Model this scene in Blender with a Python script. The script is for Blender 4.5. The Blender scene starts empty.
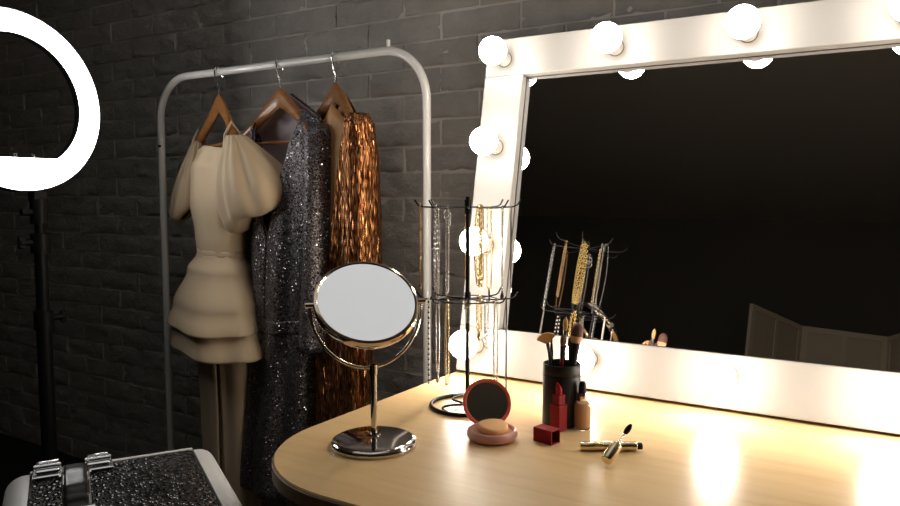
import bpy, math, random
from mathutils import Vector, Matrix, Euler, noise
V = Vector
PI = math.pi
rng = random.Random(7)
C = bpy.context.scene.collection

# ------------------------------------------------------------------ materials
def mat(name, col, rough=.5, metal=0., spec=.5, coat=0., sheen=0.):
    m = bpy.data.materials.new(name); m.use_nodes = True
    b = m.node_tree.nodes['Principled BSDF']
    b.inputs['Base Color'].default_value = (*col, 1)
    b.inputs['Roughness'].default_value = rough
    b.inputs['Metallic'].default_value = metal
    b.inputs['Specular IOR Level'].default_value = spec
    b.inputs['Coat Weight'].default_value = coat
    b.inputs['Sheen Weight'].default_value = sheen
    return m

def N(m, t, **kw):
    n = m.node_tree.nodes.new(t)
    for k, v in kw.items(): setattr(n, k, v)
    return n

def L(m, a, b): m.node_tree.links.new(a, b)
def P(m): return m.node_tree.nodes['Principled BSDF']

def coords(m, scale=(1, 1, 1)):
    tc = N(m, 'ShaderNodeTexCoord'); mp = N(m, 'ShaderNodeMapping')
    mp.inputs['Scale'].default_value = scale
    L(m, tc.outputs['Object'], mp.inputs['Vector'])
    return mp.outputs['Vector']

def ramp(m, fac, stops):
    r = N(m, 'ShaderNodeValToRGB')
    e = r.color_ramp.elements
    while len(e) < len(stops): e.new(.5)
    for i, (p, c) in enumerate(stops):
        e[i].position = p; e[i].color = (*c, 1)
    L(m, fac, r.inputs['Fac'])
    return r.outputs['Color']

def noise_tex(m, vec, scale, detail=4, rough=.55):
    n = N(m, 'ShaderNodeTexNoise')
    n.inputs['Scale'].default_value = scale; n.inputs['Detail'].default_value = detail
    n.inputs['Roughness'].default_value = rough
    L(m, vec, n.inputs['Vector'])
    return n.outputs['Fac']

def bump(m, h, strength=.3, dist=.002):
    b = N(m, 'ShaderNodeBump')
    b.inputs['Strength'].default_value = strength; b.inputs['Distance'].default_value = dist
    L(m, h, b.inputs['Height']); L(m, b.outputs['Normal'], P(m).inputs['Normal'])

def emit(name, col, strength):
    m = mat(name, (.9, .9, .9), .4)
    P(m).inputs['Emission Color'].default_value = (*col, 1)
    P(m).inputs['Emission Strength'].default_value = strength
    return m

def facets(m, scale, calm, wild, share, stretch=(1, 1, 1), rough=(.5, .15)):
    # every sequin is a small cell that leans its own way; a share of them lean far and flash
    v = N(m, 'ShaderNodeTexVoronoi'); v.inputs['Scale'].default_value = scale
    L(m, coords(m, stretch), v.inputs['Vector'])
    s = N(m, 'ShaderNodeVectorMath', operation='SUBTRACT'); s.inputs[1].default_value = (.5, .5, .5)
    L(m, v.outputs['Color'], s.inputs[0])
    wn = N(m, 'ShaderNodeTexWhiteNoise'); L(m, v.outputs['Position'], wn.inputs['Vector'])
    gt = N(m, 'ShaderNodeMath', operation='GREATER_THAN'); gt.inputs[1].default_value = 1 - share
    L(m, wn.outputs['Value'], gt.inputs[0])
    mr = N(m, 'ShaderNodeMapRange'); mr.inputs['To Min'].default_value = calm; mr.inputs['To Max'].default_value = wild
    L(m, gt.outputs[0], mr.inputs['Value'])
    rr = N(m, 'ShaderNodeMapRange'); rr.inputs['To Min'].default_value = rough[0]; rr.inputs['To Max'].default_value = rough[1]
    L(m, gt.outputs[0], rr.inputs['Value']); L(m, rr.outputs[0], P(m).inputs['Roughness'])
    k = N(m, 'ShaderNodeVectorMath', operation='SCALE'); L(m, mr.outputs[0], k.inputs['Scale'])
    L(m, s.outputs[0], k.inputs[0])
    g = N(m, 'ShaderNodeNewGeometry')
    a = N(m, 'ShaderNodeVectorMath', operation='ADD'); L(m, g.outputs['Normal'], a.inputs[0]); L(m, k.outputs[0], a.inputs[1])
    n = N(m, 'ShaderNodeVectorMath', operation='NORMALIZE'); L(m, a.outputs[0], n.inputs[0])
    L(m, n.outputs[0], P(m).inputs['Normal'])
    return v

BULB_L, RING_L = 55., 9.5
M = {}
m = M['brick'] = mat('grey_painted_brick', (.2, .19, .175), .75)
v = coords(m)
L(m, ramp(m, noise_tex(m, v, 9, 5), [(.25, (.345, .322, .294)), (.75, (.51, .48, .442))]), P(m).inputs['Base Color'])
bump(m, noise_tex(m, v, 42, 8, .7), .95, .012)
m = M['mortar'] = mat('grey_mortar', (.66, .62, .57), .9)
bump(m, noise_tex(m, coords(m), 90, 4), .4, .003)
M['dark_wall'] = mat('charcoal_wall_paint', (.12, .107, .088), .9, spec=.1)
M['dark_ceiling'] = mat('dim_ceiling_paint', (.34, .30, .245), .9, spec=.1)
m = M['floor'] = mat('dark_floor_boards', (.02, .017, .014), .5)
L(m, ramp(m, noise_tex(m, coords(m, (1, 9, 1)), 5), [(.3, (.012, .010, .009)), (.7, (.03, .025, .02))]), P(m).inputs['Base Color'])
m = M['wood'] = mat('pale_maple_veneer', (.62, .44, .26), .33, spec=.5)
v = coords(m, (2.2, 26, 8))
L(m, ramp(m, noise_tex(m, v, 2.2, 6, .6), [(.25, (.66, .435, .20)), (.5, (.73, .505, .25)), (.75, (.77, .545, .285))]), P(m).inputs['Base Color'])
mth = ramp(m, noise_tex(m, coords(m, (3, 40, 8)), 3, 4), [(.3, (.29, .29, .29)), (.7, (.34, .34, .34))])
L(m, mth, P(m).inputs['Roughness'])
M['wood_edge'] = mat('brown_edge_band', (.30, .18, .09), .5)
M['white_paint'] = mat('white_satin_paint', (.40, .39, .375), .4)
M['mirror'] = mat('silvered_glass', (.86, .88, .91), .0, 1.)
M['hand_mirror'] = mat('polished_mirror_glass', (.93, .94, .95), .0, 1.)
M['chrome'] = mat('dark_chrome', (.62, .58, .54), .09, 1.)
M['steel'] = mat('bright_steel', (.82, .81, .80), .18, 1.)
M['bulb'] = emit('glowing_bulb_glass', (1., .90, .775), BULB_L)
M['socket'] = mat('white_bulb_socket', (.62, .58, .52), .4)
M['socket_ring'] = mat('dark_socket_ring', (.10, .085, .07), .5)
M['ring_glow'] = emit('glowing_ring_diffuser', (1., .985, .97), RING_L)
M['panel_glow'] = emit('glowing_ceiling_diffuser', (.97, .99, 1.), .50)
P(M['panel_glow']).inputs['Base Color'].default_value = (.25, .25, .25, 1)
M['black_plastic'] = mat('black_plastic', (.006, .006, .0065), .5, spec=.2)
M['black_metal'] = mat('black_enamelled_wire', (.006, .0055, .0055), .55, spec=.15)
m = M['rack'] = mat('white_powder_coat', (.84, .82, .78), .3, coat=.7)
bump(m, noise_tex(m, coords(m), 160, 2), .05, .001)
m = M['hanger_wood'] = mat('varnished_orange_wood', (.36, .14, .035), .35, coat=.3)
L(m, ramp(m, noise_tex(m, coords(m, (6, 60, 60)), 2), [(.3, (.30, .115, .028)), (.7, (.44, .19, .055))]), P(m).inputs['Base Color'])
m = M['cream'] = mat('cream_crepe', (.66, .50, .32), .75, sheen=.15)
bump(m, noise_tex(m, coords(m), 700, 2), .08, .001)
M['lining'] = mat('mauve_grey_lining', (.58, .50, .54), .7)
M['tan_lining'] = mat('tan_slip_lining', (.66, .33, .12), .55)
m = M['silver'] = mat('silver_sequins', (.36, .34, .34), .3, .8)
vv = facets(m, 330, .35, 1.3, .30, rough=(.5, .16))
L(m, ramp(m, vv.outputs['Distance'], [(.25, (.30, .28, .28)), (.6, (.12, .105, .11))]), P(m).inputs['Base Color'])
m = M['copper'] = mat('copper_sequins', (.70, .30, .10), .24, .9)
vv = facets(m, 440, .5, 1.2, .35, (1, 1, .11), (.42, .2))
L(m, ramp(m, vv.outputs['Distance'], [(.2, (.78, .37, .15)), (.6, (.20, .06, .015))]), P(m).inputs['Base Color'])
M['gold'] = mat('gold_chain', (.88, .66, .27), .2, 1.)
M['pale_gold'] = mat('pale_gold_tube', (.80, .66, .42), .22, 1.)
M['silver_chain'] = mat('silver_chain', (.80, .79, .77), .2, 1.)
M['bronze'] = mat('bronze_chain', (.42, .27, .14), .3, 1.)
M['pearl'] = mat('pearl_bead', (.80, .73, .62), .25, coat=.5)
M['dark_bead'] = mat('dark_stone_bead', (.03, .03, .035), .15)
M['grey_bead'] = mat('smoky_bead', (.33, .31, .30), .12, .6)
M['thread'] = mat('pale_bead_thread', (.6, .55, .48), .6)
M['leather'] = mat('black_leatherette', (.010, .009, .009), .5, spec=.3)
bump(M['leather'], noise_tex(M['leather'], coords(M['leather']), 500, 3), .2, .001)
M['red'] = mat('matte_red_plastic', (.24, .005, .009), .5, spec=.2)
M['red_inner'] = mat('dark_red_inside', (.12, .004, .006), .6)
M['lip'] = mat('red_lipstick_wax', (.34, .008, .012), .4, spec=.3)
M['coral'] = mat('coral_pink_plastic', (.72, .13, .09), .35)
M['pink'] = mat('dusty_pink_plastic', (.66, .34, .29), .32)
M['powder'] = mat('pressed_powder', (.62, .38, .24), .9)
M['puff'] = mat('orange_beige_sponge', (.80, .45, .20), .9)
m = M['glass'] = mat('clear_glass', (1, .98, .95), .03)
P(m).inputs['Transmission Weight'].default_value = 1.; P(m).inputs['IOR'].default_value = 1.3
M['liquid'] = mat('beige_foundation', (.70, .42, .21), .4)
M['dark_grip'] = mat('black_handle_leather', (.02, .018, .018), .3)
m = M['croc'] = mat('black_crocodile_leatherette', (.006, .006, .007), .12, spec=.7)
vv = N(m, 'ShaderNodeTexVoronoi'); vv.inputs['Scale'].default_value = 1.; vv.inputs['Randomness'].default_value = .8
L(m, coords(m, (120, 72, 72)), vv.inputs['Vector'])
cr = ramp(m, vv.outputs['Distance'], [(.0, (1, 1, 1)), (.3, (.85, .85, .85)), (.62, (0, 0, 0))])
bump(m, cr, 1., .004)
m = M['alu'] = mat('brushed_aluminium', (.84, .83, .81), .42, .12)
M['bristle_tan'] = mat('tan_bristles', (.62, .36, .13), .7)
M['bristle_brown'] = mat('dark_brown_bristles', (.10, .04, .025), .7)
M['bristle_blush'] = mat('two_tone_blush_bristles', (.55, .32, .20), .7)
M['screen_linen'] = mat('beige_linen', (.50, .42, .30), .9)
M['screen_frame'] = mat('pale_screen_frame', (.56, .47, .33), .6)
m = M['grille'] = mat('white_lamp_frame', (.75, .75, .75), .5)

# ------------------------------------------------------------------ mesh builder
class MB:
    def __init__(s): s.v = []; s.f = []; s.M = Matrix.Identity(4)
    def add(s, vs, fs):
        o = len(s.v); s.v += [tuple(s.M @ V(p)) for p in vs]
        s.f += [tuple(i + o for i in f) for f in fs]
        return s
    def box(s, a, b, bev=0.):
        x0, y0, z0 = a; x1, y1, z1 = b
        if bev <= 0:
            vs = [(x, y, z) for z in (z0, z1) for y in (y0, y1) for x in (x0, x1)]
            return s.add(vs, [(0, 2, 3, 1), (4, 5, 7, 6), (0, 1, 5, 4), (2, 6, 7, 3), (0, 4, 6, 2), (1, 3, 7, 5)])
        # rounded box: stack of inset outlines
        import itertools
        c = bev * .3
        vs = []; idx = {}
        def vert(p):
            if p not in idx: idx[p] = len(vs); vs.append(p)
            return idx[p]
        xs, ys, zs = (x0, x1), (y0, y1), (z0, z1)
        fs = []
        def q(i, j, k, ax):
            p = [xs[i], ys[j], zs[k]]
            sg = [1 if t else -1 for t in (i, j, k)]
            for t in range(3):
                if t != ax: p[t] -= sg[t] * bev
            return vert(tuple(p))
        for s_ in (0, 1):
            fx = [q(s_, 0, 0, 0), q(s_, 1, 0, 0), q(s_, 1, 1, 0), q(s_, 0, 1, 0)]; fs.append(fx if s_ else fx[::-1])
            fy = [q(0, s_, 0, 1), q(1, s_, 0, 1), q(1, s_, 1, 1), q(0, s_, 1, 1)]; fs.append(fy[::-1] if s_ else fy)
            fz = [q(0, 0, s_, 2), q(1, 0, s_, 2), q(1, 1, s_, 2), q(0, 1, s_, 2)]; fs.append(fz if s_ else fz[::-1])
        for a_, b_ in itertools.product((0, 1), (0, 1)):
            fs.append([q(0, a_, b_, 1), q(1, a_, b_, 1), q(1, a_, b_, 2), q(0, a_, b_, 2)])
            fs.append([q(a_, 0, b_, 0), q(a_, 1, b_, 0), q(a_, 1, b_, 2), q(a_, 0, b_, 2)])
            fs.append([q(a_, b_, 0, 0), q(a_, b_, 1, 0), q(a_, b_, 1, 1), q(a_, b_, 0, 1)])
        for i, j, k in itertools.product((0, 1), repeat=3):
            fs.append([q(i, j, k, 0), q(i, j, k, 1), q(i, j, k, 2)])
        return s.add(vs, fs)
    def grid(s, rows, closed=False, cap0=False, cap1=False):
        n = len(rows[0]); vs = [p for r in rows for p in r]; fs = []
        for i in range(len(rows) - 1):
            for j in range(n if closed else n - 1):
                k = (j + 1) % n
                fs.append((i * n + j, i * n + k, (i + 1) * n + k, (i + 1) * n + j))
        if cap0: fs.append(tuple(range(n))[::-1])
        if cap1: fs.append(tuple((len(rows) - 1) * n + j for j in range(n)))
        return s.add(vs, fs)
    def lathe(s, prof, n=40, cap=True):
        rows = [[(r * math.cos(2 * PI * j / n), r * math.sin(2 * PI * j / n), z) for j in range(n)] for r, z in prof]
        return s.grid(rows, True, cap, cap)
    def tube(s, path, r, n=10, closed=False, cap=True):
        pts = [V(p) for p in path]; N_ = len(pts); rows = []
        rad = r if callable(r) else (lambda t: r)
        prev = None
        for i, p in enumerate(pts):
            if closed: t = pts[(i + 1) % N_] - pts[i - 1]
            else: t = pts[min(i + 1, N_ - 1)] - pts[max(i - 1, 0)]
            t = t.normalized() if t.length > 1e-9 else V((0, 0, 1))
            if prev is None:
                a = V((0, 0, 1)) if abs(t.z) < .9 else V((1, 0, 0))
                u = t.cross(a).normalized()
            else:
                u = (prev - t * prev.dot(t)).normalized()
            prev = u; w = t.cross(u)
            rr = rad(i / max(1, N_ - 1))
            rows.append([tuple(p + (u * math.cos(2 * PI * j / n) + w * math.sin(2 * PI * j / n)) * rr) for j in range(n)])
        if closed: rows.append(rows[0])
        return s.grid(rows, True, cap and not closed, cap and not closed)
    def ball(s, c, r, n=8, k=6, sc=(1, 1, 1)):
        rows = []
        for i in range(k + 1):
            a = PI * i / k
            rr = max(1e-5, math.sin(a)) * r
            rows.append([(c[0] + sc[0] * rr * math.cos(2 * PI * j / n), c[1] + sc[1] * rr * math.sin(2 * PI * j / n), c[2] + sc[2] * r * -math.cos(a)) for j in range(n)])
        return s.grid(rows, True)
    def torus(s, c, axis, R, r, n=16, k=8, squash=1.):
        ax = V(axis).normalized(); a = V((0, 0, 1)) if abs(ax.z) < .9 else V((1, 0, 0))
        u = ax.cross(a).normalized(); w = ax.cross(u)
        return s.tube([V(c) + (u * math.cos(2 * PI * j / n) + w * math.sin(2 * PI * j / n) * squash) * R for j in range(n)], r, k, closed=True)

def obj(name, mb, m, parent=None, smooth=True, loc=None, rot=None, sharp=40):
    me = bpy.data.meshes.new(name); me.from_pydata(mb.v, [], mb.f); me.validate(); me.update()
    import bmesh
    bm = bmesh.new(); bm.from_mesh(me)
    bmesh.ops.remove_doubles(bm, verts=bm.verts, dist=1e-6)
    bmesh.ops.recalc_face_normals(bm, faces=bm.faces)
    bm.to_mesh(me); bm.free()
    me.materials.append(m)
    if smooth:
        me.polygons.foreach_set('use_smooth', [True] * len(me.polygons))
        me.set_sharp_from_angle(angle=math.radians(sharp))
    o = bpy.data.objects.new(name, me); C.objects.link(o)
    if parent is not None: o.parent = parent
    if loc is not None: o.location = loc
    if rot is not None: o.rotation_euler = rot
    return o

def tag(o, label, cat, group=None):
    o['label'] = label; o['category'] = cat
    if group: o['group'] = group
    return o

def thing(name, label, cat, loc=(0, 0, 0), rz=0., group=None, rot=None):
    o = bpy.data.objects.new(name, None); C.objects.link(o)
    o.location = loc; o.rotation_euler = rot or (0, 0, rz); o.empty_display_size = .05
    return tag(o, label, cat, group)

def struct(name, mb, m, smooth=False):
    o = obj(name, mb, m, None, smooth); o['kind'] = 'structure'; return o

def axis_matrix(origin, direction):
    d = V(direction).normalized()
    return Matrix.Translation(V(origin)) @ d.to_track_quat('Z', 'Y').to_matrix().to_4x4()

def arc(c, u, w, R, a0, a1, n):
    c, u, w = V(c), V(u), V(w)
    return [c + (u * math.cos(a0 + (a1 - a0) * i / n) + w * math.sin(a0 + (a1 - a0) * i / n)) * R for i in range(n + 1)]

# ------------------------------------------------------------------ room
X0, X1, Y0, YW, ZC = -4.3, 2.4, -3.6, 1.78, 2.9
struct('floor', MB().box((X0 - .1, Y0 - .1, -.08), (X1 + .1, YW + .12, 0)), M['floor'])
ceil_o = struct('ceiling', MB().box((X0 - .1, Y0 - .1, ZC), (X1 + .1, YW + .12, ZC + .08)), M['dark_ceiling'])
struct('wall_left', MB().box((X0 - .1, Y0, 0), (X0, YW, ZC)), M['dark_wall'])
struct('wall_right', MB().box((X1, Y0, 0), (X1 + .1, YW, ZC)), M['dark_wall'])
struct('wall_front', MB().box((X0 - .1, Y0 - .1, 0), (X1 + .1, Y0, ZC)), M['dark_wall'])
# brick wall: mortar bed with individually rough bricks, all one wall
mort = MB().box((X0 - .1, YW + .0058, 0), (X1 + .1, YW + .12, ZC))
wall = struct('wall_back', mort, M['mortar'])
bk = MB(); CH, BL = .0735, .25
n0 = -18
for row in range(-17, 24):
    z0 = 1.258 + row * CH
    z0, z1 = z0 + .0035, z0 + CH - .0035
    if z1 > ZC or z0 < 0: continue
    off = -1.146 + (0 if row % 2 == 0 else BL / 2)
    i = math.ceil((X0 - off) / BL) - 1
    while off + i * BL < 1.3:
        xa = off + i * BL + .0045 + rng.uniform(-.002, .002); xb = off + (i + 1) * BL - .0045 + rng.uniform(-.002, .002)
        za = z0 + rng.uniform(-.0018, .0018); zb = z1 + rng.uniform(-.0018, .0018)
        i += 1
        if xb < X0 + .01: continue
        xa = max(xa, X0)
        push = rng.uniform(-.0025, .003); sd = rng.random() * 50
        near = xa > -2.6
        nx, nz = (14, 6) if near else (7, 4)
        rows = []
        for b in range(-1, nz + 2):
            r_ = []
            for a in range(-1, nx + 2):
                aa, bb = min(max(a, 0), nx), min(max(b, 0), nz)
                x = xa + (xb - xa) * aa / nx; z = za + (zb - za) * bb / nz
                if a in (-1, nx + 1) or b in (-1, nz + 1): y = YW + .014
                else:
                    d = noise.noise(V((x * 16, sd, z * 30))) * .006 + noise.noise(V((x * 45, sd + 9, z * 70))) * .0045 + abs(noise.noise(V((x * 24 + z * 30, sd + 4, z * 40 - x * 14)))) * .011 - .003
                    ed = min(aa, nx - aa, bb, nz - bb)
                    if ed == 0: d += .0028 + .0012 * noise.noise(V((x * 60, 3, z * 60)))
                    y = YW - .001 + push * .6 + d
                    x += noise.noise(V((x * 40, 7, z * 40))) * .0016; z += noise.noise(V((x * 40, 17, z * 40))) * .0014
                r_.append((x, y, z))
            rows.append(r_)
        bk.grid(rows)
o = obj('bricks', bk, M['brick'], wall, True, sharp=60)

# unseen ceiling lamp, inferred from the round mirror's reflection, enlarged to add fill light
t = thing('ceiling_lamp', 'unseen white ceiling light panel above the dressing table, widened for fill light', 'lamp', (-.80, .50, ZC))
LX, LY = .95, .85
fr = MB()
for a, b in (((-LX, -LY), (LX, -LY + .04)), ((-LX, LY - .04), (LX, LY)), ((-LX, -LY + .04), (-LX + .04, LY - .04)), ((LX - .04, -LY + .04), (LX, LY - .04))):
    fr.box((*a, -.06), (*b, 0))
obj('lamp_frame', fr, M['grille'], t, False)
obj('diffuser', MB().box((-LX + .04, -LY + .04, -.035), (LX - .04, LY - .04, -.02)), M['panel_glow'], t, False)

# folding screen across the room (seen in the big mirror)
t = thing('folding_screen', 'beige folding room divider reflected low in the vanity mirror', 'room divider', (0, 0, 0))
pts = [(-.85, -2.1), (-.614, -2.61), (-.115, -2.72), (.10, -2.28), (.58, -2.44)]
for (ax, ay), (bx, by) in zip(pts, pts[1:]):
    d = V((bx - ax, by - ay, 0)); ln = d.length - .012; ang = math.atan2(d.y, d.x)
    mx = Matrix.Translation((ax, ay, 0)) @ Matrix.Rotation(ang, 4, 'Z') @ Matrix.Translation((.006, 0, 0))
    f = MB(); f.M = mx
    for a, b in (((0, .02), (.035, 1.8)), ((ln - .035, .02), (ln, 1.8)), ((ln / 2 - .015, .1), (ln / 2 + .015, 1.765)), ((.035, 1.765), (ln - .035, 1.8)), ((.035, .06), (ln - .035, .1))):
        f.box((a[0], -.011, a[1] if a[1] > .05 else 0), (b[0], .011, b[1]))
    fo = obj('screen_panel', f, M['screen_frame'], t, False)
    g = MB(); g.M = mx; g.box((.035, -.004, .1), (ln - .035, .004, 1.765))
    obj('linen_infill', g, M['screen_linen'], fo, False)

# ------------------------------------------------------------------ desk
DX0, DX1, DY0, DY1, DZ = -.814, .42, .676, 1.48, .75
t = thing('dressing_table', 'pale wooden dressing table with rounded corners under the lit mirror', 'table', (DX0 + .6, 1.07, 0))
ox, oy = DX0 + .6, 1.07
def outline(inset, rad=.20):
    x0, x1, y0, y1 = DX0 + inset - ox, DX1 - inset - ox, DY0 + inset - oy, DY1 - inset - oy
    r = rad - inset; pts = []
    for cx, cy, a0, rr in ((x0 + r, y0 + r, PI, r), (x1 - r, y0 + r, 1.5 * PI, r), (x1 - .03, y1 - .03, 0, .03 - inset), (x0 + .03, y1 - .03, .5 * PI, .03 - inset)):
        for k in range(17):
            a = a0 + .5 * PI * k / 16
            pts.append((cx + rr * math.cos(a), cy + rr * math.sin(a)))
    return pts
tp = MB(); rows = [[(x, y, z) for x, y in outline(i)] for i, z in ((.004, DZ - .024), (.0012, DZ - .0025), (.003, DZ))]
tp.grid(rows, True, True, True)
top = obj('tabletop', tp, M['wood'], t, True, sharp=25)
eb = MB(); eb.grid([[(x, y, z) for x, y in outline(i)] for i, z in ((.003, DZ - .0235), (-.0004, DZ - .022), (-.0004, DZ - .004), (.002, DZ - .003))], True)
obj('edge_band', eb, M['wood_edge'], top)
ap = MB()
for a, b in (((DX0 + .11, DY0 + .085), (DX1 - .11, DY0 + .103)), ((DX0 + .11, DY1 - .09), (DX1 - .11, DY1 - .072)), ((DX0 + .092, DY0 + .103), (DX0 + .11, DY1 - .072)), ((DX1 - .11, DY0 + .103), (DX1 - .092, DY1 - .072))):
    ap.box((a[0] - ox, a[1] - oy, .655), (b[0] - ox, b[1] - oy, DZ - .024))
obj('apron', ap, M['wood_edge'], t, False)
for x in (DX0 + .112, DX1 - .112):
    for y in (DY0 + .105, DY1 - .095):
        g = MB(); rows = []
        for z, h in ((0, .015), (.5, .021), (.724, .024)):
            rows.append([(x - ox - h, y - oy - h, z), (x - ox + h, y - oy - h, z), (x - ox + h, y - oy + h, z), (x - ox - h, y - oy + h, z)])
        g.grid(rows, True, True, True)
        obj('leg', g, M['wood_edge'], t, False)

# ------------------------------------------------------------------ vanity mirror with bulbs
LEAN = .19186; MW, MH = 1.066, .7107
t = thing('vanity_mirror', 'large white framed mirror with glowing round bulbs, leaning back on the table', 'mirror', (-.804, 1.308, .757), rot=(-LEAN, 0, 0))
WL, WT, WBm, TH = .0915, .082, .093, .037
def board(a, b):
    return MB().box((a[0], 0, a[1]), (b[0], TH, b[1]), .0015)
obj('frame_board', board((0, MH - WT), (MW, MH)), M['white_paint'], t, False)
obj('frame_board', board((0, 0), (MW, WBm)), M['white_paint'], t, False)
obj('frame_board', board((0, WBm + .0004), (WL, MH - WT - .0004)), M['white_paint'], t, False)
obj('frame_board', board((MW - WL, WBm + .0004), (MW, MH - WT - .0004)), M['white_paint'], t, False)
lip = MB()  # dark strips stand in for the shaded gap around the glass
a0, a1, b0, b1 = WL, MW - WL, WBm, MH - WT
for p, q in (((a0, b0), (a1, b0 + .0012)), ((a0, b1 - .0012), (a1, b1)), ((a0, b0 + .0012), (a0 + .0012, b1 - .0012)), ((a1 - .0012, b0 + .0012), (a1, b1 - .0012))):
    lip.box((p[0], .0185, p[1]), (q[0], .0205, q[1]))
obj('glass_gap_shade', lip, M['socket_ring'], t, False)
obj('mirror_glass', MB().box((a0 + .0005, .0200, b0 + .0005), (a1 - .0005, .0240, b1 - .0005)), M['mirror'], t, False)
obj('back_board', MB().box((a0, .0242, b0), (a1, .0340, b1)), M['dark_wall'], t, False)
st = MB(); st.box((MW / 2 - .02, .037, .42), (MW / 2 + .02, .047, .47)); 
st.M = Matrix.Translation((MW / 2, .043, .44)) @ Matrix.Rotation(.36, 4, 'X'); st.box((-.015, -.004, -.44), (.015, .008, 0))
obj('easel_strut', st, M['white_paint'], t, False)
us = [.0455 + .2455 * i for i in range(5)]
vs_ = [.0470, .238, .446, .655]
spots = [(u, v) for u in us for v in (vs_[0], vs_[3])] + [(u, v) for u in (us[0], us[4]) for v in vs_[1:3]]
gl = []
AC = -.62
for k in range(0, 15):
    a = AC + (PI / 2 - AC) * k / 14
    gl.append((max(.0002, .0288 * math.cos(a)), .0560 + .0288 * math.sin(a)))
for u, v in spots:
    mx = Matrix.Translation((u, 0, MH - v)) @ Matrix.Rotation(PI / 2, 4, 'X')
    g = MB(); g.M = mx; g.lathe(gl, 32)
    bo = obj('light_bulb', g, M['bulb'], t)
    g = MB(); g.M = mx; g.lathe([(.0150, -.0005), (.0150, .003), (.0138, .0045), (.0138, .0225)] + [(.0288 * math.cos(a), .0560 + .0288 * math.sin(a)) for a in (-1.05, -.93, -.8, -.7, AC)], 32)
    so = obj('bulb_socket', g, M['socket'], bo)
    g = MB(); g.M = mx; g.lathe([(.0168, -.0005), (.0168, .0012), (.0152, .0015), (.0152, -.0005)], 28, False)
    obj('socket_ring', g, M['socket_ring'], bo)

# ------------------------------------------------------------------ ring light
RC = V((-1.912, 1.027, 1.357)); n_ = V((.993, .074, .092)).normalized()
hh = V((0, 0, 1)).cross(n_).normalized(); gg = n_.cross(hh)      # gg points up in the ring plane
base = V((-1.845, 1.034, 0))
base = V((RC.x + .004, RC.y + .036, 0))
t = thing('ring_light', 'large glowing ring light on a black stand by the brick wall', 'lamp', base)
RM = Matrix.Translation(RC - base) @ Matrix((hh, gg, n_)).transposed().to_4x4()
g = MB(); g.M = RM
RO, RI = .226, .169
prof = [(RI, .0), (RI + .004, .008), (RO - .004, .008), (RO, .0)]
g.lathe(prof + [(RO, -.002), (RI, -.002), (RI, 0)], 96, False)
# flat segment at the foot of the opening
ch = -.145; a_ = math.acos(-ch / (RI + .003)) ; seg = [(-(RI + .003) * math.sin(a_) , ch)]
sg = [((RI + .003) * math.sin(-a_ + 2 * a_ * k / 24), -(RI + .003) * math.cos(-a_ + 2 * a_ * k / 24)) for k in range(25)]
g.grid([[(x, y, -.002) for x, y in sg], [(x, y, .007) for x, y in sg]], True, True, True)
obj('ring_diffuser', g, M['ring_glow'], t)
g = MB(); g.M = RM
g.lathe([(RI - .001, -.003), (RI - .001, -.022), (RI + .006, -.028), (RO - .004, -.028), (RO + .003, -.022), (RO + .003, .002), (RO + .001, .002), (RO + .001, -.003), (RI - .001, -.003)], 96, False)
obj('ring_housing', g, M['black_plastic'], t)
for x in (-.02, .025):
    g = MB(); g.M = RM; g.tube([(x, ch - .002, -.004), (x, ch + .012, -.004)], .004, 8); obj('phone_clip_peg', g, M['steel'], t)
g = MB(); pz = RC.z - .235
g.tube([(0, 0, .06), (0, 0, .80)], .0185, 20); g.tube([(0, 0, .80), (0, 0, 1.00)], .0155, 20); g.tube([(0, 0, 1.00), (0, 0, pz - .02)], .0115, 20)
obj('pole', g, M['black_plastic'], t)
g = MB(); g.tube([(0, 0, pz - .075), (0, 0, pz - .012)], .021, 18); g.box((-.016, -.02, pz - .02), (.012, .02, pz + .012), .004)
g.tube([(0, -.045, pz - .045), (0, -.02, pz - .045)], .009, 12)
obj('tilt_head', g, M['black_plastic'], t)
for z, s in ((.80, 1), (1.0, -1)):
    g = MB(); g.tube([(0, 0, z - .028), (0, 0, z + .022)], .0235, 18); obj('height_collar', g, M['black_plastic'], t)
    g = MB(); g.tube([(.0, s * .022, z), (.0, s * .052, z)], .008, 12); g.box((-.005, s * .05 - .006, z - .016), (.005, s * .05 + .012, z + .016), .003); obj('clamp_knob', g, M['black_plastic'], t)
for k in range(3):
    a = 2 * PI * k / 3 + .5; u = V((math.cos(a), math.sin(a), 0))
    g = MB(); g.tube([u * .018 + V((0, 0, .42)), u * .30 + V((0, 0, .010))], .009, 10); g.tube([u * .018 + V((0, 0, .12)), u * .17 + V((0, 0, .195))], .006, 8)
    obj('leg', g, M['black_plastic'], t)

# ------------------------------------------------------------------ clothes rack
RX0, RX1, RY, RZ = -1.992, -1.004, 1.50, 1.474
t = thing('clothes_rack', 'white tubular clothes rack with rounded corners in front of the bricks', 'clothes rack', ((RX0 + RX1) / 2, RY, 0))
hw = (RX1 - RX0) / 2; R = .125; rt = .0106
path = [(-hw, 0, .05), (-hw, 0, .6), (-hw, 0, 1.1), (-hw, 0, 1.25), (-hw, 0, RZ - R - .01)]
path += arc((-hw + R, 0, RZ - R), (-1, 0, 0), (0, 0, 1), R, 0, PI / 2, 14)
path += [(-hw + .3, 0, RZ), (0, 0, RZ), (hw - .3, 0, RZ)]
path += arc((hw - R, 0, RZ - R), (0, 0, 1), (1, 0, 0), R, 0, PI / 2, 14)
path += [(hw, 0, RZ - R - .01), (hw, 0, 1.25), (hw, 0, 1.1), (hw, 0, .6), (hw, 0, .05)]
obj('arch_tube', MB().tube(path, rt, 20), M['rack'], t)
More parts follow.
